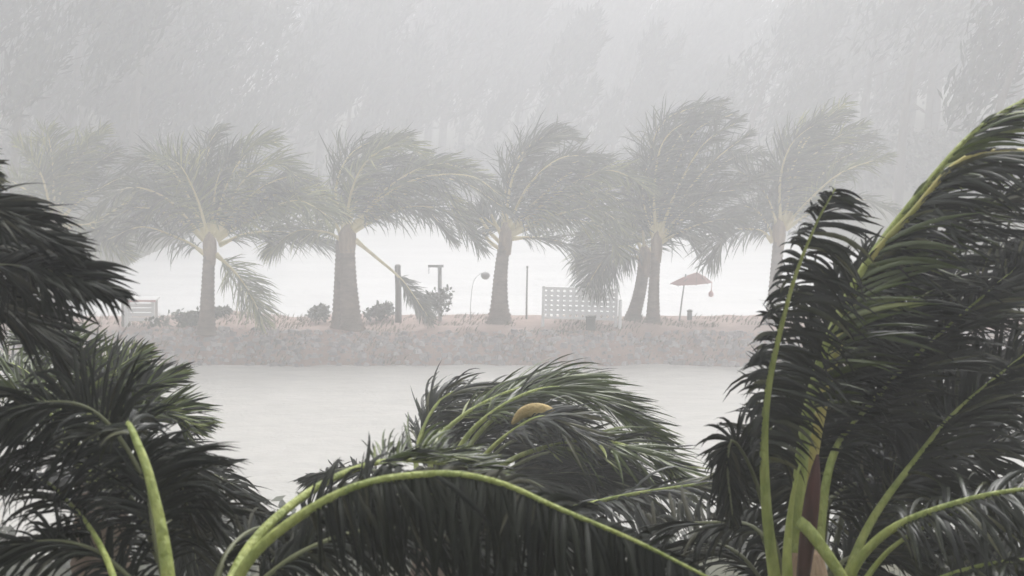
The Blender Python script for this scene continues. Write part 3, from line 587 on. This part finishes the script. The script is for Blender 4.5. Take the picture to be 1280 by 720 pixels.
# round lamp on a bent stem
b, Y = foot(588, 400); root = tag(empty('garden_lamp', b), 'small round grey lamp on a thin bent stem left of the flared trunk', 'lamp')
mb = MB(); C, L = catmull([(0,0,0), (.02,0,.7), (.12,0,1.35), (.38,0,1.62), (.47,0,1.58)], 18); mb.tube(C, [.013-.0003*i for i in range(18)], 6); mb.build('stem', M['metal'], root, smooth=True)
mb = MB(); mb.tube([(.5,0,1.40), (.5,0,1.43), (.5,0,1.50), (.5,0,1.57), (.5,0,1.63), (.5,0,1.66)], [.05,.11,.15,.15,.10,.03], 14); mb.build('lamp_shade', M['metal'], root, smooth=True)
# lattice fence panel
b0, Y = foot(724, 409); W_, H_ = 96*SCL(Y), 1.30
root = tag(empty('lattice_fence', b0), 'white lattice fence panel standing on the embankment', 'fence'); root.rotation_euler = (math.radians(-13), math.radians(1.6), 0)
for sx in (-1, 1):
    mb = MB(); mb.box((sx*(W_/2-.05), 0, H_/2), (.10, .10, H_+.04)); mb.build('post', M['white'], root, bevel=.008)
for z in (.30, H_-.04):
    mb = MB(); mb.box((0, -.002, z), (W_-.2, .07, .08)); mb.build('rail', M['white'], root, bevel=.006)
nv = 11
mbv = MB(); mbv.box((0, 0, 0), (.125, .022, H_-.42)); src = mbv.build('slat', M['white'], root); src.location = (-W_/2+.22, -.018, (H_+.26)/2)
for k in range(1, nv):
    c = src.copy(); COL.objects.link(c); c.parent = root; c.location = (-W_/2+.22+(W_-.44)*k/(nv-1), -.018, (H_+.26)/2)
mbh = MB(); mbh.box((0, 0, 0), (W_-.2, .022, .112)); src = mbh.build('slat', M['white'], root); src.location = (0, .006, .48)
for k in range(1, 5):
    c = src.copy(); COL.objects.link(c); c.parent = root; c.location = (0, .006, .48+.155*k)
# side wing of the fence, standing nearer with its foot in the slope
mb = MB(); mb.box((W_/2+.06, -.35, .42), (.08, .55, .95)); mb.build('side_panel', M['white'], root, bevel=.01)
# small dark box in front of the fence
b, Y = foot(738, 411); root = tag(empty('utility_box', b), 'small dark box low in front of the white lattice fence', 'box')
mb = MB(); mb.box((0, -.28, .22), (.30, .2, .42)); mb.build('body', M['dark'], root, bevel=.02)
mb = MB(); mb.box((0, -.28, .455), (.34, .24, .05)); mb.build('lid', M['dark'], root, bevel=.01)
# red parasol, half collapsed
b, Y = foot(849, 401); root = tag(empty('parasol', b), 'half collapsed red parasol on a thin pole right of the straight palm', 'parasol'); root.rotation_euler = (0, math.radians(5), 0)
mb = MB(); mb.tube([(0,0,0), (.02,0,.8), (.06,0,1.62)], [.03, .027, .024], 8); mb.build('pole', M['metal'], root, smooth=True)
mb = MB(); ap = np.array([.42, 0, 1.72]); n = 8; ring = []
for k in range(n):
    a = 2*math.pi*k/n; x, y = math.cos(a), math.sin(a)
    ring.append((ap[0]+x*(.55 if x > 0 else .85), y*.15, ap[2]-(.30 if x > 0 else .46)+.05*math.sin(3*a)))
mid = [tuple(np.array(r)*.5+ap*.5+np.array([0, 0, .03])) for r in ring]
mb.add([tuple(ap)]+mid+ring, [(0, 1+k, 1+(k+1) % n) for k in range(n)] + [(1+k, 1+n+k, 1+n+(k+1) % n, 1+(k+1) % n) for k in range(n)])
can = mb.build('canopy', M['red'], root); s_ = can.modifiers.new('thick', 'SOLIDIFY'); s_.thickness = .02
for k in range(0, n):
    mb = MB(); mb.tube([tuple(ap-np.array([0,0,.03])), tuple(np.array(mid[k])-np.array([0,0,.03])), tuple(np.array(ring[k])-np.array([0,0,.03]))], [.012,.012,.01], 5); mb.build('rib', M['metal'], can)
mb = MB(); mb.tube([(.955,0,1.43), (.96,0,1.15), (.96,0,1.13), (.96,0,1.04), (.96,0,.95), (.96,0,.93)], [.012,.012,.04,.09,.08,.03], 10); mb.build('tassel', M['red'], root, smooth=True)
# low bollard
b, Y = foot(862, 400); root = tag(empty('bollard', b), 'short dark bollard standing right of the parasol pole', 'bollard')
mb = MB(); mb.tube([(0,0,0), (0,0,.3)], [.085,.08], 10); mb.build('shaft', M['dark'], root, smooth=True)
mb = MB(); mb.tube([(0,0,.30), (0,0,.33), (0,0,.37)], [.10,.10,.05], 10); mb.build('cap', M['dark'], root, smooth=True)
# white stall with red edge on the left
b, Y = foot(176, 409); root = tag(empty('stall', b), 'low white stall with a thin red roof edge above the lower left palms', 'stall')
for sx in (-.42, .46):
    for sy in (-.25, .3):
        mb = MB(); mb.box((sx, sy, .43), (.10, .10, .9)); mb.build('post', M['white'], root)
mb = MB(); mb.box((0, .02, .91), (1.15, .85, .06)); mb.build('roof', M['white'], root, bevel=.01)
mb = MB(); mb.box((0, -.42, .90), (1.17, .03, .07)); mb.build('roof_edge', M['red'], root)
for k in range(4):
    mb = MB(); mb.box((0, -.235+.004, .28+.15*k), (.82, .03, .12)); mb.build('board', M['white'], root)
mb = MB(); mb.tube([(-.55,-.1,0), (-.55,-.1,1.05)], [.05,.045], 8); mb.build('corner_pole', M['wood'], root, smooth=True)

# ------------------------------------------------------------------ far shore: wood as one mass, a few trees that stand out
def tree_geo(mbl, mbt, base, h, cr, rn, lean, nleaf, size, low=.22):
    top = base+np.array([lean*h, 0, h*.86])
    C, L = catmull([base, base+np.array([lean*h*.2, 0, h*.45]), top], 10)
    mbt.tube(C, [.016*h*(1-.9*i/9)+.02 for i in range(10)], 7)
    ends = [(top, .9)]
    for k in range(13):
        uu = rn.uniform(low, .98); p = C[int(uu*9)]
        a = rn.uniform(0, 6.28); ln = cr*rn.uniform(.5, 1.0)*(1.25-uu*.55)
        e = p+np.array([math.cos(a)*ln+ln*.5, math.sin(a)*ln, ln*rn.uniform(.1, .6)])
        mbt.tube([p, (p+e)/2+np.array([0, 0, .15]), e], [.07*(1.1-uu), .05*(1.1-uu), .015], 5)
        ends.append((e, 1.0))
    for e, k in ends:
        leaf_cloud(mbl, e, (cr*.30*k, cr*.34*k, cr*.62*k), nleaf//14, size, rn, stretch=(.35, .35, .35), shear=.55, down=-.75, slim=.11)
rn = random.Random(91)
mbl, mbt = MB(), MB()
for k in range(96):
    x = -46 + 92*((k*.618034) % 1.0) + rn.uniform(-1, 1); fs = far_shore(x); y = max(fs, 100) + 1.5 + rn.random()**1.2*48
    hh = float(np.interp(x*100/y, [-34, -26, -15, 0, 4, 10, 14, 22, 32], [19, 17.5, 15, 13, 10.6, 9.6, 12.5, 17, 20]))*rn.uniform(.85, 1.05)*y/105
    if y-fs < 6: hh *= .75
    tree_geo(mbl, mbt, np.array([x, y, ground_z(x, y)-.1]), hh, hh*.25, rn, rn.uniform(.12, .32), 3000, .85)
for k in range(150):              # low growth along the water
    x = rn.uniform(-46, 46); y = max(far_shore(x), 98)+rn.uniform(-1.6, 6)
    leaf_cloud(mbl, (x, y, max(0, ground_z(x, y))+1.3), (1.8, 1.2, 1.9), 320, .46, rn, shear=.4, down=.5, slim=.2)
fo = tag(mbl.build('forest', M['far_leaf']), 'misty wood on the far shore behind the palms', 'wood', kind='stuff')
ft = mbt.build('trunk_mass', M['bark'], fo, smooth=True); ft['kind'] = 'stuff'
for (px, Y, h, lab, sd) in ((672, 113, 13.6, 'slender misty tree leaning right, dark against the pale gap at the top', 1),
                            (760, 116, 12.6, 'thin misty tree at the right of the pale gap at the top', 2),
                            (1222, 70, 14.8, 'tall dark misty tree filling the upper right corner', 3),
                            (16, 80, 15.2, 'broad dark misty tree filling the upper left corner', 4),
                            (925, 104, 14.0, 'misty tree standing above the straight bank palm', 5),
                            (1120, 92, 17.0, 'misty tree beside the dark one in the upper right corner', 6),
                            (165, 94, 17.0, 'misty tree beside the dark one in the upper left corner', 7)):
    rn = random.Random(500+sd); p = at(px, 300, Y); p[2] = max(ground_z(p[0], p[1]), -.3)-.1
    root = tag(empty('far_tree', p), lab, 'tree', 'trees on the far shore')
    ml, mt = MB(), MB(); tree_geo(ml, mt, np.zeros(3), h, h*(.17 if sd in (1, 2) else .27), rn, .2, 6000 if sd in (3, 4) else 3500, .7, .55 if sd in (3, 4, 6, 7) else .3)
    mt.build('trunk', M['bark'], root, smooth=True); ml.build('crown', M['far_leaf'], root)

# ------------------------------------------------------------------ haze: rain-filled air round everything
mb = MB(); mb.box((0, 160, 12.5), (500, 500, 35))
hz = mb.build('haze', None); tag(hz, kind='stuff')
m = bpy.data.materials.new('rain_haze'); m.use_nodes = True; n = m.node_tree.nodes; n.remove(n['Principled BSDF'])
pv = n.new('ShaderNodeVolumePrincipled'); pv.inputs['Color'].default_value = (0.968, 0.970, 0.990, 1)
pv.inputs['Density'].default_value = HAZE_DENSITY; pv.inputs['Anisotropy'].default_value = HAZE_G
m.node_tree.links.new(pv.outputs[0], n['Material Output'].inputs['Volume'])
hz.data.materials.append(m)
